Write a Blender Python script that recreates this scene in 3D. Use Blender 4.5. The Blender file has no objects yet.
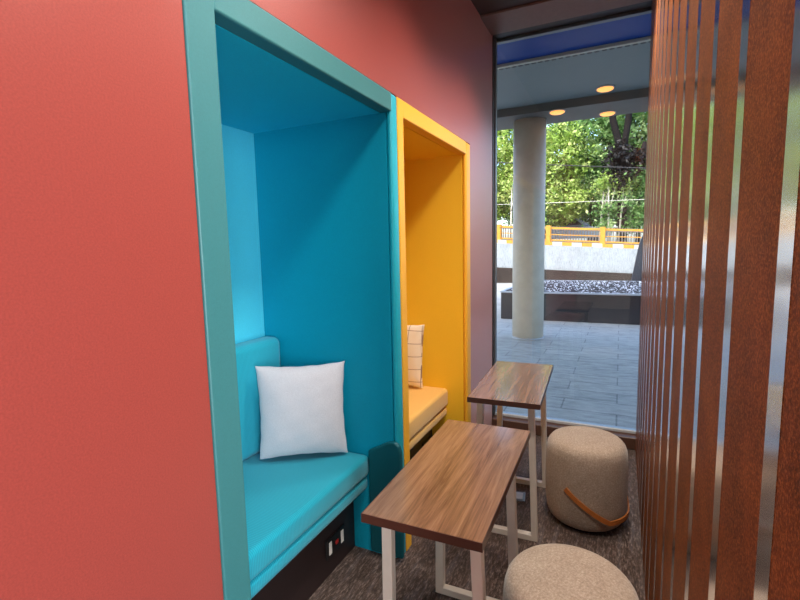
import bpy, bmesh, math, random
from mathutils import Vector, Matrix
random.seed(7)
SC = bpy.context.scene
COL = SC.collection
PI = math.pi

# ------------------------------------------------------------------ helpers
def s2l(c):
    return tuple(((v/255)/12.92 if v/255 <= .04045 else ((v/255+.055)/1.055)**2.4) for v in c)

def link(o, parent=None):
    COL.objects.link(o)
    if parent is not None:
        o.parent = parent
    return o

def empty(name, loc=(0, 0, 0), rz=0.0):
    o = bpy.data.objects.new(name, None)
    o.location = loc
    o.rotation_euler = (0, 0, rz)
    o.empty_display_size = .1
    return link(o)

def tag(o, label=None, cat=None, group=None, kind=None):
    if label: o['label'] = label
    if cat: o['category'] = cat
    if group: o['group'] = group
    if kind: o['kind'] = kind
    return o

def build(name, bm, mat, parent=None, smooth=False, loc=None, rot=None):
    me = bpy.data.meshes.new(name)
    bmesh.ops.recalc_face_normals(bm, faces=bm.faces[:])
    bm.to_mesh(me); bm.free()
    if smooth:
        for p in me.polygons: p.use_smooth = True
    me.materials.append(mat)
    o = bpy.data.objects.new(name, me)
    if loc: o.location = loc
    if rot: o.rotation_euler = rot
    return link(o, parent)

def struct(name, bm, mat, parent=None, smooth=False):
    o = build(name, bm, mat, parent, smooth)
    if parent is None: o['kind'] = 'structure'
    return o

def box(bm, x0, x1, y0, y1, z0, z1, bevel=0.0, seg=3):
    t = bmesh.new()
    bmesh.ops.create_cube(t, size=1)
    for v in t.verts:
        v.co = Vector(((x0+x1)/2+v.co.x*(x1-x0), (y0+y1)/2+v.co.y*(y1-y0), (z0+z1)/2+v.co.z*(z1-z0)))
    if bevel > 0:
        bmesh.ops.bevel(t, geom=t.edges[:], offset=bevel, segments=seg, affect='EDGES', profile=.5)
    merge(bm, t)
    return bm

def merge(bm, t, M=None):
    me = bpy.data.meshes.new('tmp')
    t.to_mesh(me); t.free()
    if M is not None: me.transform(M)
    bm.from_mesh(me)
    bpy.data.meshes.remove(me)

def BM(): return bmesh.new()

def bx(*a, **k): return box(BM(), *a, **k)

def prism(bm, pts, axis, a0, a1, bevel=0.0, seg=3):
    """closed outline pts extruded along an axis; pts are the two other coords in order"""
    t = bmesh.new()
    def mk(p, a):
        if axis == 'y': return (p[0], a, p[1])
        if axis == 'x': return (a, p[0], p[1])
        return (p[0], p[1], a)
    A = [t.verts.new(mk(p, a0)) for p in pts]
    B = [t.verts.new(mk(p, a1)) for p in pts]
    n = len(pts)
    t.faces.new(A); t.faces.new(B[::-1])
    for i in range(n):
        t.faces.new((A[i], A[(i+1) % n], B[(i+1) % n], B[i]))
    bmesh.ops.recalc_face_normals(t, faces=t.faces[:])
    if bevel > 0:
        bmesh.ops.bevel(t, geom=t.edges[:], offset=bevel, segments=seg, affect='EDGES', profile=.5)
    merge(bm, t)
    return bm

def tube(bm, pts, r, n=8, r2=None):
    """round bar along a polyline, radius from r to r2"""
    t = bmesh.new()
    pts = [Vector(p) for p in pts]
    rings = []
    for i, p in enumerate(pts):
        d = (pts[min(i+1, len(pts)-1)]-pts[max(i-1, 0)]).normalized()
        a = d.cross(Vector((0, 0, 1)))
        if a.length < 1e-3: a = d.cross(Vector((0, 1, 0)))
        a.normalize(); b = d.cross(a)
        f = i/max(1, len(pts)-1)
        rr = r if r2 is None else r+(r2-r)*f
        rings.append([t.verts.new(p+(a*math.cos(2*PI*k/n)+b*math.sin(2*PI*k/n))*rr) for k in range(n)])
    for A, B in zip(rings, rings[1:]):
        for k in range(n):
            t.faces.new((A[k], A[(k+1) % n], B[(k+1) % n], B[k]))
    t.faces.new(rings[0]); t.faces.new(rings[-1])
    merge(bm, t)
    return bm

def lathe(bm, prof, n=48, c=(0, 0, 0)):
    t = bmesh.new()
    rings = []
    for (r, z) in prof:
        if r < 1e-5:
            rings.append([t.verts.new((c[0], c[1], c[2]+z))])
        else:
            rings.append([t.verts.new((c[0]+r*math.cos(2*PI*k/n), c[1]+r*math.sin(2*PI*k/n), c[2]+z)) for k in range(n)])
    for A, B in zip(rings, rings[1:]):
        for k in range(n):
            if len(A) == 1 and len(B) > 1: t.faces.new((A[0], B[k], B[(k+1) % n]))
            elif len(B) == 1 and len(A) > 1: t.faces.new((A[k], A[(k+1) % n], B[0]))
            elif len(A) > 1: t.faces.new((A[k], A[(k+1) % n], B[(k+1) % n], B[k]))
    if len(rings[0]) > 1: t.faces.new(rings[0])
    if len(rings[-1]) > 1: t.faces.new(rings[-1])
    merge(bm, t)
    return bm

def copy_tree(o, parent=None):
    c = o.copy(); COL.objects.link(c)
    if parent is not None: c.parent = parent
    for ch in list(o.children): copy_tree(ch, c)
    return c

# ------------------------------------------------------------------ materials
class N:
    def __init__(s, name):
        s.m = bpy.data.materials.new(name); s.m.use_nodes = True
        s.t = s.m.node_tree; s.n = s.t.nodes; s.b = s.n['Principled BSDF']
        s.tc = s.n.new('ShaderNodeTexCoord')
    def map(s, scale=(1, 1, 1), rot=(0, 0, 0), coord='Object'):
        m = s.n.new('ShaderNodeMapping'); m.inputs['Scale'].default_value = scale; m.inputs['Rotation'].default_value = rot
        s.t.links.new(s.tc.outputs[coord], m.inputs['Vector']); return m.outputs['Vector']
    def noise(s, vec, scale, detail=4, rough=.6, dist=0):
        n = s.n.new('ShaderNodeTexNoise'); n.inputs['Scale'].default_value = scale; n.inputs['Detail'].default_value = detail
        n.inputs['Roughness'].default_value = rough; n.inputs['Distortion'].default_value = dist
        s.t.links.new(vec, n.inputs['Vector']); return n.outputs['Fac']
    def ramp(s, fac, stops):
        r = s.n.new('ShaderNodeValToRGB'); e = r.color_ramp.elements
        while len(e) < len(stops): e.new(.5)
        for i, (p, c) in enumerate(stops):
            e[i].position = p; e[i].color = (*c, 1)
        s.t.links.new(fac, r.inputs['Fac']); return r.outputs['Color']
    def mix(s, fac, a, b, mode='MIX'):
        m = s.n.new('ShaderNodeMix'); m.data_type = 'RGBA'; m.blend_type = mode
        for sock, v in ((m.inputs[0], fac), (m.inputs[6], a), (m.inputs[7], b)):
            if isinstance(v, (int, float)): sock.default_value = v
            elif isinstance(v, tuple): sock.default_value = (*v, 1)
            else: s.t.links.new(v, sock)
        return m.outputs[2]
    def math(s, op, a, b):
        m = s.n.new('ShaderNodeMath'); m.operation = op
        for i, v in enumerate((a, b)):
            if isinstance(v, (int, float)): m.inputs[i].default_value = v
            else: s.t.links.new(v, m.inputs[i])
        return m.outputs[0]
    def bump(s, h, strength=.3, dist=.002):
        b = s.n.new('ShaderNodeBump'); b.inputs['Strength'].default_value = strength; b.inputs['Distance'].default_value = dist
        s.t.links.new(h, b.inputs['Height']); s.t.links.new(b.outputs['Normal'], s.b.inputs['Normal'])
    def set(s, col=None, rough=None, metal=None, spec=None, sheen=None):
        if col is not None:
            if isinstance(col, tuple): s.b.inputs['Base Color'].default_value = (*col, 1)
            else: s.t.links.new(col, s.b.inputs['Base Color'])
        if rough is not None:
            if isinstance(rough, (int, float)): s.b.inputs['Roughness'].default_value = rough
            else: s.t.links.new(rough, s.b.inputs['Roughness'])
        if metal is not None: s.b.inputs['Metallic'].default_value = metal
        if spec is not None: s.b.inputs['Specular IOR Level'].default_value = spec
        if sheen is not None:
            s.b.inputs['Sheen Weight'].default_value = sheen
        return s.m

def plain(name, rgb, rough=.5, metal=0.0, spec=.5, var=.06, scale=30):
    n = N(name); c = s2l(rgb)
    f = n.noise(n.map(), scale)
    col = n.ramp(f, [(.3, tuple(v*(1-var) for v in c)), (.7, tuple(min(1, v*(1+var)) for v in c))])
    return n.set(col, rough, metal, spec)

def vinyl(name, rgb, rough=.42, spec=.5, var=.05):
    """smooth upholstery / wall fabric with a fine woven grain"""
    n = N(name); c = s2l(rgb)
    f = n.noise(n.map(), 260, 3)
    col = n.ramp(f, [(.25, tuple(v*(1-var*1.6) for v in c)), (.75, tuple(min(1, v*(1+var)) for v in c))])
    n.bump(f, .25, .0008)
    return n.set(col, rough, 0, spec)

def ribbed(name, rgb, rough=.8, spec=.2):
    """woven seat fabric with close fine ribs"""
    n = N(name); c = s2l(rgb)
    w = n.n.new('ShaderNodeTexWave'); w.wave_type = 'BANDS'; w.bands_direction = 'Y'
    w.inputs['Scale'].default_value = 42; w.inputs['Distortion'].default_value = .4
    n.t.links.new(n.map(), w.inputs['Vector'])
    f2 = n.noise(n.map(), 200, 2)
    f = n.math('ADD', n.math('MULTIPLY', w.outputs['Fac'], .6), n.math('MULTIPLY', f2, .4))
    col = n.ramp(f, [(.2, tuple(v*.84 for v in c)), (.8, tuple(min(1, v*1.08) for v in c))])
    n.bump(f, .35, .0015)
    return n.set(col, rough, 0, spec, .2)

def walnut():
    n = N('walnut')
    v = n.map((5, .5, 5))
    g = n.noise(v, 3.2, 8, .62, 1.4)
    fine = n.noise(n.map((120, 3, 60)), 2.0, 4, .6)
    base = n.ramp(g, [(.25, s2l((78, 52, 38))), (.45, s2l((120, 88, 66))), (.6, s2l((150, 114, 88))), (.78, s2l((104, 72, 52)))])
    col = n.mix(.25, base, n.ramp(fine, [(.35, s2l((64, 42, 30))), (.65, s2l((160, 120, 92)))]))
    n.bump(fine, .06, .0006)
    n.b.inputs['Coat Weight'].default_value = .5; n.b.inputs['Coat Roughness'].default_value = .12; return n.set(col, .25, 0, .6)

def rust():
    n = N('rust_brown_laminate')
    a = n.noise(n.map(), 7, 6, .65)
    b = n.noise(n.map(), 330, 3, .7)
    base = n.ramp(a, [(.32, s2l((82, 44, 18))), (.5, s2l((120, 65, 27))), (.7, s2l((152, 88, 38)))])
    col = n.mix(.5, base, n.ramp(b, [(.34, s2l((40, 19, 8))), (.5, s2l((120, 65, 27))), (.68, s2l((206, 130, 66)))]))
    n.bump(b, .3, .0012)
    return n.set(col, .6, 0, .15)

def carpet():
    n = N('carpet')
    a = n.noise(n.map((14, 1.6, 1)), 2.2, 5, .6)
    b = n.noise(n.map((1, .22, 1)), 110, 4, .75)
    base = n.ramp(a, [(.3, s2l((40, 27, 20))), (.5, s2l((68, 50, 41))), (.68, s2l((104, 98, 102)))])
    col = n.mix(.6, base, n.ramp(b, [(.32, s2l((14, 11, 10))), (.5, s2l((66, 49, 40))), (.68, s2l((158, 140, 132)))]))
    n.bump(b, .8, .004)
    return n.set(col, .9, 0, .15, .3)

def paving():
    n = N('stone_paving')
    br = n.n.new('ShaderNodeTexBrick')
    br.offset = .5; br.inputs['Scale'].default_value = 1
    br.inputs['Brick Width'].default_value = .9; br.inputs['Row Height'].default_value = .3
    br.inputs['Mortar Size'].default_value = .008; br.inputs['Mortar Smooth'].default_value = .3
    br.inputs['Color1'].default_value = (*s2l((160, 158, 150)), 1); br.inputs['Color2'].default_value = (*s2l((182, 178, 168)), 1)
    br.inputs['Mortar'].default_value = (*s2l((74, 74, 76)), 1)
    n.t.links.new(n.map(), br.inputs['Vector'])
    f = n.noise(n.map((1, 3, 1)), 5, 6, .65)
    col = n.mix(.5, br.outputs['Color'], n.ramp(f, [(.3, s2l((110, 110, 106))), (.7, s2l((212, 208, 198)))]))
    n.bump(f, .3, .01)
    return n.set(col, .55, 0, .4)

def gravel_mat():
    n = N('gravel_stones')
    at = n.n.new('ShaderNodeAttribute'); at.attribute_name = 'tone'
    col = n.ramp(at.outputs['Fac'], [(.55, s2l((20, 22, 28))), (.68, s2l((84, 90, 100))), (.9, s2l((220, 222, 226)))])
    return n.set(col, .7)

def foliage(name, dark, mid, light):
    n = N(name)
    at = n.n.new('ShaderNodeAttribute'); at.attribute_name = 'tone'
    col = n.ramp(at.outputs['Fac'], [(.0, s2l(dark)), (.5, s2l(mid)), (1.0, s2l(light))])
    n.set(col, .5, 0, .4)
    tr = n.n.new('ShaderNodeBsdfTranslucent'); n.t.links.new(col, tr.inputs['Color'])
    ms = n.n.new('ShaderNodeMixShader'); ms.inputs[0].default_value = .35
    out = n.n['Material Output']
    n.t.links.new(n.b.outputs[0], ms.inputs[1]); n.t.links.new(tr.outputs[0], ms.inputs[2])
    n.t.links.new(ms.outputs[0], out.inputs['Surface'])
    return n.m

def weathered_white():
    n = N('weathered_white_render')
    a = n.noise(n.map((1, 1, .5)), 3, 7, .7)
    b = n.noise(n.map((5, 5, 1)), 6, 5, .7)
    col = n.mix(.4, n.ramp(a, [(.3, s2l((132, 138, 140))), (.6, s2l((166, 172, 174)))]),
                n.ramp(b, [(.35, s2l((80, 86, 90))), (.5, s2l((164, 168, 170)))]))
    return n.set(col, .8, 0, .2)

def glass_mat():
    n = N('window_glass')
    n.n.remove(n.b)
    tr = n.n.new('ShaderNodeBsdfTransparent'); tr.inputs['Color'].default_value = (.93, .965, .985, 1)
    gl = n.n.new('ShaderNodeBsdfGlossy'); gl.inputs['Roughness'].default_value = 0.0; gl.inputs['Color'].default_value = (1, 1, 1, 1)
    fr = n.n.new('ShaderNodeFresnel'); fr.inputs['IOR'].default_value = 1.45
    ms = n.n.new('ShaderNodeMixShader')
    n.t.links.new(fr.outputs[0], ms.inputs[0]); n.t.links.new(tr.outputs[0], ms.inputs[1]); n.t.links.new(gl.outputs[0], ms.inputs[2])
    n.t.links.new(ms.outputs[0], n.n['Material Output'].inputs['Surface'])
    return n.m

def emit(name, rgb, strength):
    n = N(name)
    n.b.inputs['Emission Color'].default_value = (*s2l(rgb), 1); n.b.inputs['Emission Strength'].default_value = strength
    return n.set(s2l(rgb), .4)

def grid_fabric():
    n = N('cream_grid_fabric')
    br = n.n.new('ShaderNodeTexBrick'); br.offset = 0; br.inputs['Scale'].default_value = 1
    br.inputs['Brick Width'].default_value = .085; br.inputs['Row Height'].default_value = .085
    br.inputs['Mortar Size'].default_value = .0022
    br.inputs['Color1'].default_value = (*s2l((236, 222, 200)), 1); br.inputs['Color2'].default_value = (*s2l((236, 222, 200)), 1)
    br.inputs['Mortar'].default_value = (*s2l((160, 136, 118)), 1)
    n.t.links.new(n.map(), br.inputs['Vector'])
    return n.set(br.outputs['Color'], .85, 0, .2)

M = {}
M['red'] = vinyl('red_wall_fabric', (158, 65, 57), .36, .8, .14)
M['red'].node_tree.nodes['Principled BSDF'].inputs['Sheen Weight'].default_value = .28
M['red'].node_tree.nodes['Principled BSDF'].inputs['Sheen Roughness'].default_value = .4
M['teal_frame'] = vinyl('teal_vinyl', (58, 122, 126), .45, .5)  # greyed teal; the window sheen is mixed into the colour
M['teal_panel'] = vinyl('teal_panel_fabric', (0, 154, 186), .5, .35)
M['lit_panel'] = vinyl('lit_teal_panel_fabric', (76, 214, 244), .6, .3)  # booth teal lightened to stand in for light on the back
M['lit_ceil'] = vinyl('lit_teal_ceiling_fabric', (36, 206, 236), .55, .3)  # paler teal stands in for light bounced up to the underside
M['teal_edge_lit'] = vinyl('teal_edge_highlight', (16, 172, 196), .45, .5)  # panel teal brightened; the rounded edge's highlight is in the colour
M['teal_seat'] = ribbed('teal_seat_fabric', (20, 158, 182))
M['teal_back'] = ribbed('teal_back_fabric', (30, 172, 198))
M['teal_shade'] = vinyl('teal_shade_vinyl', (0, 84, 96), .5, .4)  # booth teal darkened to the tone of a shadow
M['yel_frame'] = vinyl('yellow_vinyl', (246, 184, 54), .45, .4)
M['yel_panel'] = vinyl('yellow_panel_fabric', (252, 202, 52), .5, .35)
M['yel_seat'] = ribbed('yellow_seat_fabric', (236, 186, 100))
M['plinth'] = plain('dark_plinth_laminate', (38, 26, 26), .5)
M['black'] = plain('black_plastic', (22, 22, 24), .4)
M['ivory'] = plain('ivory_plastic', (225, 222, 215), .4)
M['redplastic'] = plain('red_plastic', (170, 40, 34), .4)
M['walnut'] = walnut()
M['shade_edge'] = plain('walnut_edge_shade', (70, 40, 28), .4)  # walnut darkened for the unlit side of the tabletop
M['white_metal'] = plain('cream_powder_coat', (222, 214, 202), .42, 0, .5, .03)
M['rust'] = rust()
n = N('brushed_steel'); n.set(s2l((246, 246, 248)), .16, 1.0); M['steel'] = n.m
M['carpet'] = carpet()
M['ceil'] = plain('dark_brown_ceiling', (62, 46, 44), .6)
M['ceil_strip'] = plain('greybrown_ceiling_panel', (120, 100, 98), .5)
M['frame_black'] = plain('black_anodised_frame', (30, 28, 28), .4)
M['frame_grey'] = plain('grey_aluminium', (120, 124, 128), .35, .6)
M['sill'] = plain('brown_sill', (84, 58, 46), .45)
M['sillgrey'] = plain('pale_grey_channel', (190, 198, 204), .4)
M['glass'] = glass_mat()
M['beige'] = plain('beige_wall_paint', (216, 204, 190), .8)
M['stoolfab'] = None
n = N('oatmeal_wool'); f = n.noise(n.map(), 150, 4, .75); f2 = n.noise(n.map(), 9, 3)
c = n.mix(.3, n.ramp(f, [(.3, s2l((126, 109, 94))), (.5, s2l((166, 147, 129))), (.7, s2l((204, 187, 170)))]), n.ramp(f2, [(.3, s2l((144, 126, 110))), (.7, s2l((184, 167, 150)))]))
n.bump(f, .5, .003); n.set(c, .92, 0, .1, .3); M['stoolfab'] = n.m
M['leather'] = plain('tan_leather', (176, 104, 46), .45, 0, .5, .15)
n = N('white_linen'); f = n.noise(n.map(), 320, 3); f2 = n.noise(n.map(), 7, 4)
n.bump(n.math('ADD', n.math('MULTIPLY', f, .3), n.math('MULTIPLY', f2, .6)), .25, .004); n.set(n.ramp(f, [(.3, s2l((190, 192, 200))), (.7, s2l((212, 214, 222)))]), .85, 0, .2, .3); M['linen'] = n.m
M['gridfab'] = grid_fabric()
M['pave'] = paving()
M['blueglass'] = plain('blue_canopy_panel', (8, 68, 146), .4, 0, .12, .03, 2)
M['concrete'] = plain('pale_concrete', (206, 198, 184), .6, 0, .4, .08, 6)
M['soffit'] = plain('grey_soffit', (132, 142, 140), .6, 0, .4, .04, 3)
M['beamgrey'] = plain('grey_beam_paint', (104, 104, 100), .6, 0, .4, .05, 3)
M['planter'] = plain('dark_planter_stone', (34, 36, 42), .3, 0, .5, .2, 3)
M['rim'] = plain('pale_planter_rim', (170, 176, 184), .5)
M['gravel'] = gravel_mat()
M['soil'] = plain('brown_weathered_curb', (54, 47, 42), .9, 0, .2, .35, 4)
M['wwhite'] = weathered_white()
M['yellow_paint'] = plain('yellow_paint', (206, 146, 52), .5, 0, .4, .12, 9)
M['white_paint'] = plain('white_paint', (206, 200, 182), .55, 0, .4, .08, 9)
M['asphalt'] = plain('asphalt', (110, 110, 112), .9)
M['picket'] = plain('grey_picket_paint', (112, 106, 98), .6)
M['bark'] = plain('dark_bark', (24, 19, 17), .9, 0, .2, .4, 5)
M['palebark'] = plain('pale_bark', (200, 192, 172), .85, 0, .2, .15, 6)
M['leafA'] = foliage('yellow_green_leaves', (60, 88, 30), (156, 186, 76), (240, 242, 160))
M['leafB'] = foliage('mid_green_leaves', (36, 64, 30), (112, 156, 76), (214, 232, 160))
M['leafC'] = foliage('deep_green_leaves', (30, 58, 30), (80, 132, 64), (180, 214, 130))
M["leafD"] = foliage('dark_leaves', (14, 12, 10), (28, 22, 18), (48, 36, 30))  # leaf clumps in near-black brown tones
M['slate'] = plain('dark_slate', (66, 70, 78), .5)
M['wire'] = plain('wire_black', (28, 28, 28), .6)
M['carpaint'] = plain('pale_blue_grey_car_paint', (150, 166, 186), .25, .3, .6)
M['carglass'] = plain('dark_car_glass', (30, 36, 42), .1)
M['rubber'] = plain('tyre_rubber', (24, 24, 24), .8)
M['reflwarm'] = emit('warm_lamp_reflection', (255, 168, 84), 1.25)  # glow of indoor lamps mirrored in the glass
M['unseen_storeys'] = plain('unseen_storeys_render', (190, 186, 178), .8)

# ------------------------------------------------------------------ camera
S, H = .89, 1.45
cam = bpy.data.cameras.new('camera'); co = bpy.data.objects.new('camera', cam); COL.objects.link(co)
yaw, pit, rol, foc = 0.44520151, 0.1127856, 0.02154441, 462.257
cy, sy = math.cos(yaw), math.sin(yaw)
fwd = Vector((-sy*math.cos(pit), cy*math.cos(pit), -math.sin(pit)))
right = Vector((cy, sy, 0)); down = fwd.cross(right)
r = right*math.cos(rol)+down*math.sin(rol); d = -right*math.sin(rol)+down*math.cos(rol)
mw = Matrix((r, -d, -fwd)).transposed().to_4x4(); mw.translation = (S, 0, H)
co.matrix_world = mw
cam.sensor_width = 36; cam.lens = foc/800*36; cam.clip_start = .02; cam.clip_end = 300
SC.camera = co

# ------------------------------------------------------------------ setting: room
XW = 1.02          # slatted wall plane
ZC = 2.975         # ceiling
YE = 3.53          # end of the red wall at the window
struct('floor', bx(-.86, 4.2, -4.0, 3.50, -.1, 0), M['carpet'])
struct('ceiling', bx(-.12, 4.2, -4.0, 3.20, ZC, ZC+.1), M['ceil'])
struct('trim_1', bx(.0, 1.10, 3.203, 3.50, ZC-.012, ZC+.1), M['ceil_strip'])
# red wall with the two booth openings
w = BM()
box(w, -.12, 0, -4.0, .781, 0, ZC)
box(w, -.12, 0, .781, 2.944, 2.098, ZC)
box(w, -.12, 0, 2.944, YE, 0, ZC)
struct('wall_left', w, M['red'])
struct('wall_rear', bx(-.12, 4.2, -4.1, -4.0, 0, ZC), M['beige'])
ww = BM()
box(ww, 4.2, 4.3, -4.1, .4, 0, .3); box(ww, 4.2, 4.3, -4.1, .4, 2.7, ZC)
box(ww, 4.2, 4.3, -4.1, -3.4, .3, 2.7); box(ww, 4.2, 4.3, -.2, .4, .3, 2.7)
struct('wall_far', ww, M['beige'])
struct('wall_front', bx(1.16, 4.2, .34, .44, 0, ZC), M['beige'])
w2 = struct('added_window', bx(4.24, 4.26, -3.4, -.2, .3, 2.7), M['glass'])  # assumed daylight opening, added along with the far-wall fill

# slatted wall: rust brown panels and steel strips between them
wr = struct('wall_right', bx(XW+.012, XW+.14, .34, 3.50, 0, ZC), M['rust'])
y0, sp, sw = .5215, .2205, .043
k = 0
ys = []
while True:
    yc = y0+sp*k
    if yc > 3.5: break
    ys.append(yc); k += 1
prev = .34
for yc in ys:
    if yc-sw/2 > prev:
        build('panel', bx(XW+.003, XW+.0118, prev, yc-sw/2, 0.0, ZC, bevel=.002, seg=1), M['rust'], wr)
    b = BM()
    t = bmesh.new()
    # shallow rounded strip standing just proud of the panels
    prof = []
    for u in (-1, 1):
        prof.append((yc+u*sw/2, XW+.0026))
    prof = [(yc-sw/2, XW+.0118)]+prof+[(yc+sw/2, XW+.0118)]
    prism(b, [(x, y) for (y, x) in prof], 'z', 0.0, ZC)
    build('metal_strip', b, M['steel'], wr)
    prev = yc+sw/2
if prev < 3.5:
    build('panel', bx(XW+.003, XW+.0118, prev, 3.5, 0, ZC, bevel=.002, seg=1), M['rust'], wr)

# window at the end of the corridor
wi = BM()
box(wi, -.045, .004, 3.535, 3.66, 0, 3.05)
box(wi, 1.10, 1.16, 3.51, 3.66, 0, 3.05)
box(wi, .004, 1.10, 3.505, 3.66, 2.968, 3.05)
win = struct('window_1', wi, M['frame_black'])
build('pane', bx(.004, 1.10, 3.60, 3.606, .10, 2.968), M['glass'], win)
build('head_channel', bx(.004, 1.10, 3.61, 3.65, 2.95, 2.968), M['frame_grey'], win)
build('side_channel', bx(.004, .014, 3.575, 3.598, .10, 2.968), M['frame_grey'], win)
build('sill', bx(.004, 1.10, 3.505, 3.66, 0.0, .085, bevel=.004, seg=1), M['sill'], win)
build('sill_channel', bx(.004, 1.10, 3.585, 3.64, .085, .108, bevel=.003, seg=1), M['sillgrey'], win)

# ------------------------------------------------------------------ booths
def booth(name, y0, y1, jamb, mats, label, shade_mat=None):
    """upholstered niche let into the red wall: y0..y1 outer"""
    fr, pn, bk, tp, rt = mats
    t = empty(name, (0, (y0+y1)/2, 0))
    oy = (y0+y1)/2
    zt = 2.095; zi = 2.018; xb = -.745; xf = .006
    a, b = y0+jamb[0], y1-jamb[1]
    def L(bm, nm, m, sm=False): return build(nm, bm, m, t, sm)
    xt = -.05
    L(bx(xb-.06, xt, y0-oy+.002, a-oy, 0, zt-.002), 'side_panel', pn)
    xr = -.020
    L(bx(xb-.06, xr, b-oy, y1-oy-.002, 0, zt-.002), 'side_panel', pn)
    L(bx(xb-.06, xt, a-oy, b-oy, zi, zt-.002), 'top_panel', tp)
    L(bx(xt, xf, y0-oy, a-oy, 0, zt, bevel=.005), 'edge_trim', fr)
    L(bx(xr, xf, b-oy, y1-oy, 0, zt, bevel=.0125, seg=5), 'edge_trim', rt, True)
    L(bx(xt, xf, a-oy-.004, b-oy+.004, zi, zt, bevel=.006), 'edge_trim', fr)
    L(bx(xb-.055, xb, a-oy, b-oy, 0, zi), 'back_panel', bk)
    if shade_mat:
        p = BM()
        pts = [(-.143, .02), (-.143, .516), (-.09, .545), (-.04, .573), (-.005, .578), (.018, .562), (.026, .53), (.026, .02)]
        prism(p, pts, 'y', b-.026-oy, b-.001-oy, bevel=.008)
        L(p, 'shade_block', shade_mat, False)  # shadow patch on the end panel, built as a thin dark block
    tag(t, label, 'booth')
    return t, a, b

tb, ta, tbb = booth('seating_booth', .783, 1.867, (.088, .059), (M['teal_frame'], M['teal_panel'], M['lit_panel'], M['lit_ceil'], M['teal_edge_lit']),
                    'teal upholstered booth niche nearest the camera in the red wall', M['teal_shade'])
yb, ya, ybb = booth('seating_booth', 1.869, 2.942, (.060, .090), (M['yel_frame'], M['yel_panel'], M['yel_panel'], M['yel_panel'], M['yel_frame']),
                    'yellow upholstered booth niche in the red wall next to the window')

def bench(y0, y1, mats, label, oy_out, xs, dz=0.0):
    seat, back = mats
    oy = (y0+y1)/2
    t = empty('booth_bench', (-.44, oy, 0))
    def L(nm, m, *a, **k):
        x0, x1, ya_, yb_, z0, z1 = a
        return build(nm, bx(x0+.44, x1+.44, ya_-oy, yb_-oy, z0, z1, **k), m, t, True if k.get('bevel', 0) > .01 else False)
    base = L('plinth', M['plinth'], -.742, -.245, y0, y1, 0, .318)
    L('lower_cushion', seat, -.742, xs-.008, y0, y1, .318, .392, bevel=.026, seg=5)
    L('seat_cushion', seat, -.742, xs, y0, y1, .388, .490+dz, bevel=.024, seg=5)
    L('backrest', back, -.742, -.632, y0, y1, .486+dz, 1.022+dz, bevel=.036, seg=6)
    # power outlet let into the plinth
    x = -.245+.44
    o = build('power_outlet', bx(x, x+.008, oy_out-.075-oy, oy_out+.075-oy, .085, .175, bevel=.003, seg=1), M['black'], base)
    for q, mm in ((-.048, 'ivory'), (.048, 'ivory'), (.004, 'redplastic')):
        h = .03 if mm == 'ivory' else .010
        build('socket_insert' if mm == 'ivory' else 'switch_rocker',
              bx(x+.008, x+.012, oy_out+q-.011-oy, oy_out+q+.011-oy, .130-h, .130+h, bevel=.002, seg=1), M[mm], base)
    tag(t, label, 'bench')
    return t
bench(ta+.002, tbb-.002, (M['teal_seat'], M['teal_back']), 'teal two-tier cushioned bench with backrest inside the teal booth', 1.635, -.146)
bench(ya+.002, ybb-.002, (M['yel_seat'], M['yel_seat']), 'yellow cushioned bench inside the yellow booth beside the window', 2.745, -.124, .020)

# ------------------------------------------------------------------ pillows
def pillow_bm(w, h, t, pinch=.07, n=34, seed=1):
    rnd = random.Random(seed)
    ph = [rnd.uniform(0, 6.28) for _ in range(8)]
    bm = BM()
    def P(u, v, s):
        e = max(0.0, (1-u**2)*(1-v**2))
        z = s*t/2*e**.42
        x = u*w/2*(1-pinch*(1-v*v)*u*u); y = v*h/2*(1-pinch*(1-u*u)*v*v)
        wr_ = .0016*math.sin(9*u+3*v+ph[0])*math.sin(4*v+ph[1])+.0009*math.sin(17*v-6*u+ph[2])
        ed = .0010*math.sin(14*(u+v)+ph[3])*(1-e)
        return (x+ed, y+ed, z+s*wr_*min(1, e*3))
    g = {}
    for s in (1, -1):
        for i in range(n+1):
            for j in range(n+1):
                u, v = -math.cos(PI*i/n), -math.cos(PI*j/n)
                edge = i in (0, n) or j in (0, n)
                key = (i, j, 0 if edge else s)
                if key not in g: g[key] = bm.verts.new(P(u, v, s))
    for s in (1, -1):
        for i in range(n):
            for j in range(n):
                q = [g[(a, b, 0 if (a in (0, n) or b in (0, n)) else s)] for a, b in ((i, j), (i+1, j), (i+1, j+1), (i, j+1))]
                bm.faces.new(q if s > 0 else q[::-1])
    return bm
def pillow(w, h, t, mat, loc, rz, tilt, roll, label, seed, pinch=.07):
    o = build('throw_pillow', pillow_bm(w, h, t, pinch, seed=seed), mat, None, True)
    # local x = width, local y = height, local z = front normal
    Rm = Matrix.Rotation(rz, 4, 'Z') @ Matrix.Rotation(PI/2-tilt, 4, 'X') @ Matrix.Rotation(roll, 4, 'Z')
    o.matrix_world = Matrix.Translation(loc) @ Rm
    tag(o, label, 'pillow')
    return o
pillow(.402, .434, .15, M['linen'], (-.412, 1.660, .717), math.radians(33.5), math.radians(3), math.radians(0), 'plain white square cushion leaning in the corner of the teal bench', 3)
pillow(.36, .425, .13, M['gridfab'], (-.446, 2.765, .736), 0, math.radians(3), math.radians(-1.5), 'cream cushion with thin grid lines on the yellow bench', 5)

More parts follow.
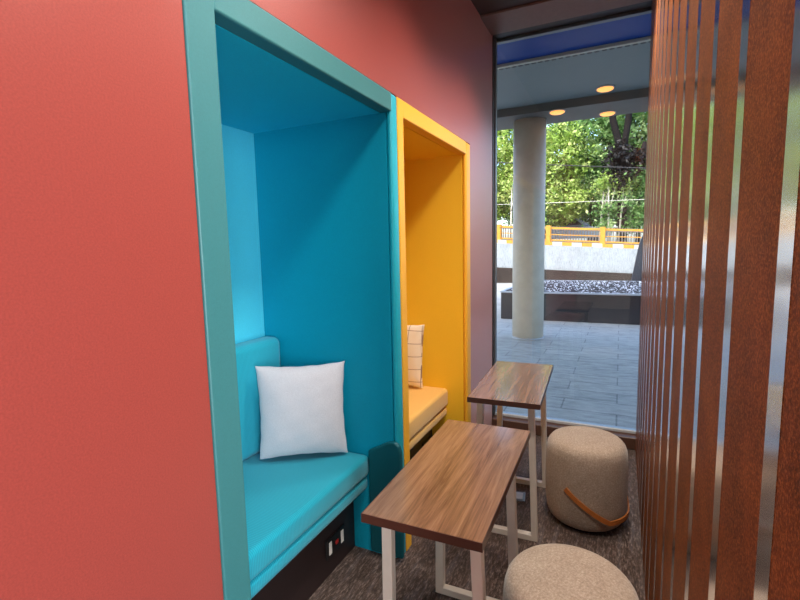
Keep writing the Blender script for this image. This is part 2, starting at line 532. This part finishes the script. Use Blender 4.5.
# ------------------------------------------------------------------ tables
def leg_frame(bm, x0b, x1b, x0t, x1t, y, z1, t=.03):
    h = t/2
    def bar(ax, az, bx_, bz, wx, wz):
        # square bar between two points in the xz plane
        pts = []
        A = Vector((ax, az)); B = Vector((bx_, bz)); d_ = (B-A).normalized(); n_ = Vector((-d_.y, d_.x))*h
        q = [A-n_, B-n_, B+n_, A+n_]
        prism(bm, [(v.x, v.y) for v in q], 'y', y-h, y+h, bevel=.002, seg=1)
    bar(x0b, 0.0, x0t, z1, t, t)
    bar(x1b, 0.0, x1t, z1, t, t)
    box(bm, x0b+h*.8, x1b-h*.8, y-h, y+h, 0, t, bevel=.002, seg=1)
    box(bm, x0t+h*.8, x1t-h*.8, y-h*.8, y+h*.8, z1-t*.6, z1-.001, bevel=.002, seg=1)
    return bm
def table(loc, rz, label):
    t = empty('cafe_table', loc, rz)
    top = build('tabletop', bx(-.168, .168, -.3735, .3735, .702, .728, bevel=.001, seg=1), M['walnut'], t)
    e = BM()
    for q in (-1, 1):
        box(e, min(q*.168, q*.1695), max(q*.168, q*.1695), -.375, .375, .7025, .7275); box(e, -.168, .168, min(q*.3735, q*.375), max(q*.3735, q*.375), .7025, .7275)
    build('edge_shade_band', e, M['shade_edge'], top)  # shade on the table's sides, drawn as a dark strip
    for s in (-1, 1):
        build('leg_frame', leg_frame(BM(), -.135, .142, -.128, .118, s*.272, .702), M['white_metal'], t)
    return tag(t, label, 'table', 'walnut side tables')
t1 = table((.430, 1.405, 0), math.radians(1.0), 'nearer walnut-topped table on white sled legs, in front of the teal bench')
t2 = copy_tree(t1)
for o_, dy in zip([c for c in t1.children if c.name.startswith('leg_frame')], (.075, .02)): o_.location = (-.03, dy, 0); o_.scale = (1.13, 1, 1)
t2.location = (.393, 2.468, 0); t2.rotation_euler = (0, 0, math.radians(2.8))
tag(t2, 'farther walnut-topped table on white sled legs, beside the window and yellow booth', 'table')

# ------------------------------------------------------------------ stools
def stool(loc, rz, label):
    t = empty('pouf_stool', loc, rz)
    prof = [(0, .012), (.13, .012), (.160, .016), (.178, .032), (.188, .065), (.1935, .12), (.196, .20), (.196, .28), (.1945, .34),
            (.191, .385), (.183, .415), (.168, .434), (.14, .445), (.09, .4505), (.04, .452), (0, .4525)]
    # resample finely
    pr = []
    for (a, b) in zip(prof, prof[1:]):
        for i in range(3):
            f = i/3; pr.append((a[0]+(b[0]-a[0])*f, a[1]+(b[1]-a[1])*f))
    pr.append(prof[-1]); pr = [(r_*1.035, z_) for r_, z_ in pr]
    body = build('body', lathe(BM(), pr, 64), M['stoolfab'], t, True)
    sm = body.modifiers.new('smooth', 'SMOOTH'); sm.factor = .5; sm.iterations = 4
    build('base_ring', lathe(BM(), [(.0, 0), (.150, 0), (.150, .0135), (0, .0135)], 48), M['black'], t)
    # tan leather carrying strap hanging in a loop on the side
    bm = BM()
    pts = []
    for i in range(41):
        u = -1+2*i/40
        ang = math.radians(-38+76*u)
        z = .086+.146*max(0, (abs(u-.15)-.35)/.8)**1.1
        off = .2065+.004*(1-u*u)
        pts.append((ang, z, off))
    rings = []
    for i, (a, z, rr) in enumerate(pts):
        i0, i1 = max(0, i-1), min(40, i+1)
        ta_ = Vector(((pts[i1][0]-pts[i0][0])*rr, pts[i1][1]-pts[i0][1])).normalized()
        na = Vector((-ta_.y, ta_.x))
        hw = .0115
        quad = []
        for (s, o_) in ((-1, -.004), (1, -.004), (1, .003), (-1, .003)):
            aa = a+na.x*s*hw/rr; zz = z+na.y*s*hw
            quad.append(bm.verts.new(((rr+o_)*math.cos(aa), (rr+o_)*math.sin(aa), zz)))
        rings.append(quad)
    for A, B in zip(rings, rings[1:]):
        for q in range(4): bm.faces.new((A[q], A[(q+1) % 4], B[(q+1) % 4], B[q]))
    bm.faces.new(rings[0]); bm.faces.new(rings[-1][::-1])
    tag(build('carry_strap', bm, M['leather'], t, False), 'tan leather carrying strap')
    return tag(t, label, 'stool', 'upholstered pouf stools')
s2 = stool((.757, 2.515, 0), 0, 'whole round oatmeal pouf stool with tan strap, near the window and slatted wall')
s1 = copy_tree(s2); s1.location = (.780, 1.392, 0); s1.rotation_euler = (0, 0, math.radians(60))
tag(s1, 'nearest round oatmeal pouf stool, cut off by the bottom of the view', 'stool')

# small floor plate between the tables
fp = empty('floor_outlet', (.385, 2.57, 0), math.radians(8))
build('plate', bx(-.05, .05, -.05, .05, 0.0005, .006, bevel=.002, seg=1), M['frame_grey'], fp)
build('lid', bx(-.036, .036, -.036, .036, .006, .009, bevel=.001, seg=1), M['sillgrey'], fp)
tag(fp, 'small square grey metal plate on the carpet under the farther table', 'floor outlet')

# ------------------------------------------------------------------ outdoors
struct('pavement', bx(-14, 12, 3.66, 17.9, -.12, 0.0), M['pave'])
# column, beam, canopy
colm = empty('round_column', (-.40, 7.37, 0))
build('shaft', lathe(BM(), [(.238, 0.004), (.238, 3.294)], 64), M['concrete'], colm, False)
for p in colm.children[0].data.polygons: p.use_smooth = abs(p.normal.z) < .5
build('base_ring', lathe(BM(), [(.246, 0), (.246, .02), (.238, .022)], 64), M['rim'], colm)
tag(colm, 'thick round pale concrete column outside the window under the canopy', 'column')
can = struct('canopy', bx(-2.6, 3.2, 5.35, 7.0, 3.405, 3.52), M['soffit'])
build('edge_beam', bx(-2.6, 3.2, 6.93, 7.68, 3.295, 3.60), M['beamgrey'], can)
build('fascia', bx(-2.6, 3.2, 5.30, 5.34, 3.390, 3.4215), M['white_paint'], can)
sl = BM()
for i in range(70):
    x = -2.0+i*.07
    box(sl, x, x+.045, 5.362, 5.402, 3.398, 3.4045)
tag(build('drip_slots', sl, M['black'], can), 'row of dark dashes along the canopy edge')
gp = build('blue_panel', bx(-2.6, 3.2, 3.67, 5.345, 3.422, 3.452), M['blueglass'], can)
def downlight(loc, label):  # indoor lamps mirrored in the window, built as fittings under the canopy
    t = empty('reflected_downlight', loc)
    build('trim_ring', lathe(BM(), [(.0985, 0), (.112, 0), (.112, -.012), (.0985, -.012), (.0985, 0)], 40), M['rim'], t)
    build('lens', lathe(BM(), [(0, -.040), (.045, -.038), (.082, -.030), (.098, -.020), (.098, -.004), (0, -.004)], 40), M['reflwarm'], t, False)
    return tag(t, label, 'lamp', 'warm reflections of indoor downlights, set under the canopy')
dl = downlight((.655, 6.66, 3.405), 'warm reflection of an indoor downlight, set on the grey soffit, highest of three')
for loc, lab in (((.035, 7.02, 3.295), 'warm reflection of an indoor downlight, set on the beam close to the column'),
                 ((.665, 7.46, 3.295), 'warm reflection of an indoor downlight, set on the beam in front of the dark tree trunks')):
    c = copy_tree(dl); c.location = loc; tag(c, lab, 'lamp')

# planter
pl = empty('planter', (.6, 9.1, 0))
def Pp(nm, m, *a, **k): return build(nm, bx(*a, **k), m, pl)
Pp('wall', M['planter'], -1.83, 5.4, .0, 3.10, 0, .52, bevel=.006, seg=1)
rim = BM(); box(rim, -1.84, 5.41, -.01, .05, .52, .55); box(rim, -1.84, 5.41, 3.06, 3.12, .52, .55); box(rim, -1.84, -1.78, .05, 3.06, .52, .55); box(rim, 5.35, 5.41, .05, 3.06, .52, .55)
build('rim', rim, M['rim'], pl)
tag(pl, 'long low dark stone planter filled with gravel behind the column', 'planter')
rnd = random.Random(11)
gb = BM()
me_v, me_f, me_t = [], [], []
for i in range(9000):
    x = rnd.uniform(-1.15, 3.2); y = rnd.uniform(9.18, 12.12); s = rnd.uniform(.018, .036)
    z = .524+s*.35
    vs = [Vector(p) for p in ((1, 0, 0), (-1, 0, 0), (0, 1, 0), (0, -1, 0), (0, 0, .7), (0, 0, -.7))]
    rz = rnd.uniform(0, 6.28); cr, sr = math.cos(rz), math.sin(rz)
    b0 = len(me_v)
    for v in vs:
        v = v*s*rnd.uniform(.8, 1.2)
        me_v.append((x+v.x*cr-v.y*sr, y+v.x*sr+v.y*cr, z+v.z))
    for f in ((0, 2, 4), (2, 1, 4), (1, 3, 4), (3, 0, 4), (2, 0, 5), (1, 2, 5), (3, 1, 5), (0, 3, 5)):
        me_f.append(tuple(b0+q for q in f))
    me_t += [rnd.random()]*8
me = bpy.data.meshes.new('gravel'); me.from_pydata(me_v, [], me_f); me.attributes.new('tone', 'FLOAT', 'FACE').data.foreach_set('value', me_t); me.materials.append(M['gravel'])
gr = link(bpy.data.objects.new('gravel', me))
tag(gr, 'black and white gravel filling the long dark planter', 'gravel', kind='stuff')

# retaining wall with road on top; the road falls to the right
def ztop(x): return 1.548-.0645*(x+3.463)
def zbot(x): return .50-.058*(x+3.463)
X0, X1 = -12, 9
rw = BM()
prism(rw, [(X0, 0), (X1, 0), (X1, ztop(X1)), (X0, ztop(X0))], 'y', 18.0, 18.35)
rwo = struct('retaining_wall', rw, M['wwhite'])
cb = BM(); prism(cb, [(X0, 0), (X1, 0), (X1, max(.03, zbot(X1))), (X0, zbot(X0))], 'y', 17.9, 17.999)
build('base_course', cb, M['soil'], rwo)
rd = BM(); prism(rd, [(X0, -.1), (X1, -.1), (X1, ztop(X1)-.05), (X0, ztop(X0)-.05)], 'y', 18.35, 34)
struct('road', rd, M['asphalt'])
# painted kerb blocks
ra = empty('roadside_railing', (-1.6, 18.17, 0))
def RA(nm, bm, m): return build(nm, bm, m, ra)
i = 0
x = -11.6
while x < 8.5:
    x1 = x+.34
    b = BM()
    prism(b, [(x+1.6, ztop(x)+.002), (x1+1.595, ztop(x1)+.002), (x1+1.595, ztop(x1)+.13), (x+1.6, ztop(x)+.13)], 'y', -.15, .15)
    RA('kerb_block', b, M['yellow_paint'] if i % 2 else M['white_paint'])
    x = x1; i += 1
xp = -1.56
posts = [xp+1.86*k for k in range(-5, 6)]
for p in posts:
    RA('post', bx(p+1.6-.085, p+1.6+.085, -.13, .13, ztop(p)+.10, ztop(p)+.72, bevel=.01, seg=1), M['yellow_paint'])
for za, zb_ in ((.60, .67), (.38, .41), (.17, .22)):
    b = BM()
    prism(b, [(X0+1.6, ztop(X0)+za), (X1+1.6, ztop(X1)+za), (X1+1.6, ztop(X1)+zb_), (X0+1.6, ztop(X0)+zb_)], 'y', -.05, .05)
    RA('rail', b, M['yellow_paint'])
tag(ra, 'yellow post-and-rail barrier with striped kerb on the white retaining wall', 'railing')
# grey picket fence beyond the road
pf = empty('picket_fence', (0, 21.0, 0))
b = BM()
x = -8
while x < 6:
    box(b, x, x+.045, -.02, .02, ztop(x)-.05, ztop(x)+.78); x += .11
tag(build('pickets', b, M['picket'], pf), None, None, None, 'stuff')
b = BM()
for za in (.12, .62):
    prism(b, [(-8, ztop(-8)+za), (6, ztop(6)+za), (6, ztop(6)+za+.06), (-8, ztop(-8)+za+.06)], 'y', .021, .05)
build('rail', b, M['picket'], pf)
tag(pf, 'pale grey picket fence behind the yellow railing', 'fence')
# dark slate panel at the right end
b = BM(); prism(b, [(1.06, 0.0), (3.0, 0.0), (3.0, 2.4), (1.66, 2.4), (1.29, 1.42)], 'y', 12.5, 12.75)
st = build('slate_panel', b, M['slate'], None)
tag(st, 'dark grey slanted panel at the right edge behind the gravel planter', 'panel')

# parked car beyond the railing
car = empty('parked_car', (-1.45, 24.2, ztop(-1.45)-.05))
b = BM(); prism(b, [(-1.9, .35), (-1.95, .75), (-1.2, .88), (1.1, .88), (1.9, .72), (1.95, .35)], 'y', -.8, .8, bevel=.06, seg=2); build('body', b, M['carpaint'], car)
b = BM(); prism(b, [(-1.25, .88), (-.75, 1.36), (-.2, 1.46), (.35, 1.42), (1.05, .88)], 'y', -.68, .68, bevel=.05, seg=2); build('cabin', b, M['carpaint'], car)
b = BM(); prism(b, [(-1.0, .95), (-.62, 1.30), (.25, 1.32), (.72, .95)], 'y', -.70, -.681); build('side_window', b, M['carglass'], car)
for sx in (-1.2, 1.2):
    for yy in (-.78, .62):
        t_ = BM(); tube(t_, [(sx, yy, .32), (sx, yy+.16, .32)], .32, 20); build('wheel', t_, M['rubber'], car)
tag(car, 'pale blue-grey car roof showing above the yellow railing', 'car')

# ------------------------------------------------------------------ trees
def leaves_mesh(name, crowns, n, size, mat, seed):
    """leaf quads gathered in clumps; crowns = list of (centre, radii)"""
    rnd = random.Random(seed)
    V, F, T = [], [], []
    for (c, rad) in crowns:
        ncl = max(6, int(n/55))
        for _ in range(ncl):
            while True:
                p = Vector((rnd.uniform(-1, 1), rnd.uniform(-1, 1), rnd.uniform(-1, 1)))
                if .3 < p.length < 1: break
            cc = Vector((c[0]+p.x*rad[0], c[1]+p.y*rad[1], c[2]+p.z*rad[2]))
            tone0 = rnd.uniform(.15, .85); cr = rnd.uniform(.22, .5)
            for _ in range(55):
                q = Vector((rnd.gauss(0, 1), rnd.gauss(0, 1), rnd.gauss(0, .7)))*cr*.55
                o = cc+q
                nrm = Vector((rnd.gauss(0, 1), rnd.gauss(-.5, 1), rnd.gauss(.7, 1))).normalized()
                a = nrm.orthogonal().normalized(); a = Matrix.Rotation(rnd.uniform(0, 6.28), 3, nrm) @ a
                bb = nrm.cross(a); s = size*rnd.uniform(.6, 1.4)
                b0 = len(V)
                V += [o-a*s, o+bb*s*.45, o+a*s, o-bb*s*.45]
                F.append((b0, b0+1, b0+2, b0+3))
                T.append(min(1, max(0, tone0+rnd.uniform(-.25, .25))))
    me = bpy.data.meshes.new(name); me.from_pydata([tuple(v) for v in V], [], F)
    at = me.attributes.new('tone', 'FLOAT', 'FACE')
    at.data.foreach_set('value', T)
    me.materials.append(mat)
    return me
def gz(x): return ztop(x)-.05
def tree(x, y, h, crowns, n, leafmat, label, trunk_r=.10, bark='bark', lean=0, seed=1, size=.09, forks=3, name='leafy_tree'):
    z0 = gz(x) if y < 34 else 0
    t = empty(name, (x, y, z0))
    me = leaves_mesh('foliage', crowns, int(n*3.4), size, leafmat, seed)
    o = link(bpy.data.objects.new('foliage', me), t)
    b = BM()
    rnd = random.Random(seed+50)
    top = h*.5
    tube(b, [(0, 0, 0), (lean*.3, 0, top*.5), (lean, 0, top)], trunk_r, 8, trunk_r*.6)
    for k_ in range(forks):
        a = 2*PI*k_/forks+rnd.uniform(-.5, .5); l = h*.3
        tube(b, [(lean*.8, 0, top*.85), (lean+math.cos(a)*l*.35, math.sin(a)*l*.35, top+l*.5), (lean+math.cos(a)*l*.6, math.sin(a)*l*.6, top+l)], trunk_r*.55, 6, trunk_r*.2)
    build('trunk', b, M[bark], t, True)
    return tag(t, label, 'tree', None)
# a row of trees beyond the fence
tree(-5.6, 23.2, 6.6, [((0, 0, 4.6), (1.9, 1.3, 2.4)), ((.6, -.3, 2.3), (1.4, 1.0, 1.2))], 2800, M['leafA'], 'yellow-green tree seen to the left of the round column', seed=1)
tree(-2.3, 23.0, 6.0, [((0, 0, 4.0), (1.7, 1.2, 2.1)), ((.4, -.3, 2.0), (1.3, .9, 1.1))], 3000, M['leafA'], 'bright yellow-green tree just right of the round column', seed=2)
tree(-.4, 24.4, 7.4, [((0, 0, 5.2), (1.9, 1.4, 2.3)), ((0, -.3, 2.7), (1.5, 1.1, 1.5))], 3000, M['leafB'], 'mid-green tree behind the car in the middle of the window', seed=3)
tree(1.6, 24.6, 7.6, [((0, 0, 5.3), (1.9, 1.4, 2.4)), ((-.2, -.3, 2.6), (1.6, 1.1, 1.5))], 3000, M['leafB'], 'mid-green tree at the right edge of the window', seed=4)
tree(4.0, 24.0, 7.4, [((0, 0, 5.0), (2.0, 1.4, 2.6)), ((0, -.3, 2.3), (1.7, 1.0, 1.4))], 2400, M['leafC'], 'deep green tree at the extreme right, mostly behind the slatted wall', seed=5)
tree(-3.6, 27.0, 8.4, [((0, 0, 5.4), (2.6, 1.4, 2.9)), ((0, 0, 2.4), (2.4, 1.3, 1.6))], 3400, M['leafC'], 'tall deep green tree behind the yellow-green pair', seed=6)
tree(.8, 27.4, 8.8, [((0, 0, 5.6), (2.8, 1.4, 3.1)), ((0, 0, 2.4), (2.6, 1.3, 1.6))], 3600, M['leafC'], 'tall deep green tree behind the mid-green ones', seed=7)
# darker forked trunk standing in front of the foliage
ft = empty('forked_tree', (.95, 21.9, gz(.95)))
b = BM()
tube(b, [(0, 0, 0), (-.06, 0, 1.8), (-.10, 0, 3.3), (-.16, 0, 3.9)], .19, 10, .17)
tube(b, [(-.16, 0, 3.7), (-.28, 0, 4.5), (-.50, 0, 5.3), (-.62, 0, 6.6)], .15, 8, .13)
tube(b, [(-.16, 0, 3.7), (-.02, 0, 4.5), (.08, 0, 5.3), (.10, 0, 6.6)], .14, 8, .12)
tube(b, [(-.10, 0, 2.7), (.25, 0, 3.0), (.55, 0, 3.5), (.75, 0, 4.3)], .17, 8, .12)
build('trunk', b, M['bark'], ft, True)
me = leaves_mesh('foliage', [((-.1, .35, 6.6), (1.2, .5, .8)), ((-.1, -.15, 1.5), (1.2, .4, 1.0)), ((.55, -.1, 3.1), (.35, .3, .3))], 1500, .08, M['leafB'], 21)
link(bpy.data.objects.new('foliage', me), ft)
me = leaves_mesh('dark_foliage', [((-.08, -.3, 3.05), (.42, .2, .36)), ((.47, -.3, 3.5), (.28, .2, .45)), ((-.2, -.3, 3.8), (.2, .15, .4))], 900, .09, M["leafD"], 33)
tag(link(bpy.data.objects.new('dark_leaf_clump', me), ft), 'clumps of dark leaves')
tag(ft, 'dark forked tree trunk in front of the foliage at right', 'tree')
# slender pale stems
proto = None
for i, (x, y, h, ln, lab) in enumerate([(-3.75, 21.8, 2.7, .05, 'slender pale stem seen left of the round column'),
                                   (-2.55, 21.7, 2.6, -.1, 'slender pale stem right beside the round column'),
                                   (.05, 21.8, 2.4, .12, 'slender pale stem leaning right, leftmost of the right-hand three'),
                                   (.42, 21.6, 2.6, -.06, 'slender pale stem, middle one of the right-hand three'),
                                   (.78, 21.7, 2.5, .15, 'slender pale stem leaning right, nearest the forked trunk')]):
    t = empty('slender_tree', (x, y, gz(x)))
    b = BM(); tube(b, [(0, 0, 0), (ln*.4, 0, h*.4), (ln, .05, h)], .045, 7, .03)
    tube(b, [(ln*.5, 0, h*.55), (ln*.5+.22, 0, h*.95)], .03, 6, .015)
    build('stem', b, M['palebark'], t, True)
    me = leaves_mesh('foliage', [((ln, 0, h+.1), (.35, .25, .3))], 220, .06, M['leafA'], 60+i)
    link(bpy.data.objects.new('foliage', me), t)
    tag(t, lab, 'tree', 'slender pale stems beyond the road')
# utility wires
def wire(p0, p1, r_, mat, label):
    b = BM(); pts = []
    for i in range(13):
        f = i/12; p = Vector(p0).lerp(Vector(p1), f); p.z -= .25*4*f*(1-f)*.4; pts.append(p)
    tube(b, pts, r_, 6); tag(build('utility_wire', b, mat, None), label, 'wire')
wire((-12, 20.6, 6.2), (9, 20.6, 3.4), .022, M['wire'], 'dark overhead wire crossing the trees above the railing')
wire((-12, 20.3, 3.5), (9, 20.3, 3.0), .012, M['white_paint'], 'pale thin cable crossing in front of the trees')

# unseen storeys above the corridor, added to shade the paving
struct('unseen_storeys', bx(-14, 14, -6, 3.60, 3.10, 13), M['unseen_storeys'])

# ------------------------------------------------------------------ light
wld = bpy.data.worlds.new('World'); SC.world = wld; wld.use_nodes = True
nt = wld.node_tree; bg = nt.nodes['Background']
sky = nt.nodes.new('ShaderNodeTexSky'); sky.sky_type = 'NISHITA'; sky.sun_disc = False
SUN_EL, SUN_AZ = math.radians(52), math.radians(200)   # behind the building
sky.sun_elevation = SUN_EL; sky.sun_rotation = math.radians(200); sky.air_density = 1.0; sky.dust_density = 3.0; sky.ozone_density = 1.0
nt.links.new(sky.outputs[0], bg.inputs[0]); bg.inputs[1].default_value = .70

def sun(az_deg, el, e, col):
    l = bpy.data.lights.new('sun', 'SUN'); l.energy = e; l.angle = math.radians(.6); l.color = col
    o = bpy.data.objects.new('sun', l); COL.objects.link(o)
    # az measured from +y clockwise; light comes FROM there
    a = math.radians(az_deg); v = Vector((math.sin(a)*math.cos(el), math.cos(a)*math.cos(el), math.sin(el)))
    o.rotation_euler = (-v).to_track_quat('-Z', 'Y').to_euler()
sun(200, SUN_EL, 1.15, (1, .95, .86))

def area(loc, target, size, sizey, e, col):
    l = bpy.data.lights.new('lamp', 'AREA'); l.shape = 'RECTANGLE'; l.size = size; l.size_y = sizey; l.energy = e; l.color = col
    o = bpy.data.objects.new('lamp', l); COL.objects.link(o); o.location = loc
    o.rotation_euler = (Vector(target)-Vector(loc)).to_track_quat('-Z', 'Y').to_euler()
    return o
# corridor ceiling: shielded recessed downlights
def spot(loc, target, e, col, cone=120, rad=.14):
    l = bpy.data.lights.new('downlight', 'SPOT'); l.energy = e; l.color = col; l.spot_size = math.radians(cone); l.spot_blend = .6; l.shadow_soft_size = rad
    o = bpy.data.objects.new('downlight', l); COL.objects.link(o); o.location = loc
    o.rotation_euler = (Vector(target)-Vector(loc)).to_track_quat('-Z', 'Y').to_euler()
spot((.78, .9, 2.93), (.5, .95, 0), 78, (1, .90, .80))
spot((.78, 1.9, 2.93), (.5, 1.9, 0), 78, (1, .90, .80))
spot((.78, 2.8, 2.93), (.5, 2.8, 0), 78, (1, .90, .80))
# the room behind: added fills from far and rear walls, plus a ceiling panel
area((4.15, -2.5, 1.5), (0, .8, 1.3), 1.7, 2.6, 250, (.97, .98, 1.0))
area((1.6, -3.95, 1.5), (.4, .5, 1.3), 2.6, 2.6, 25, (1, .97, .93))
area((2.6, -2.4, 2.95), (2.6, -2.4, 0), 1.2, 1.2, 30, (1, .92, .84))

SC.view_settings.view_transform = 'Standard'
SC.view_settings.look = 'None'
SC.view_settings.gamma = 1.0
SC.view_settings.use_curve_mapping = False
SC.view_settings.exposure = 0.45
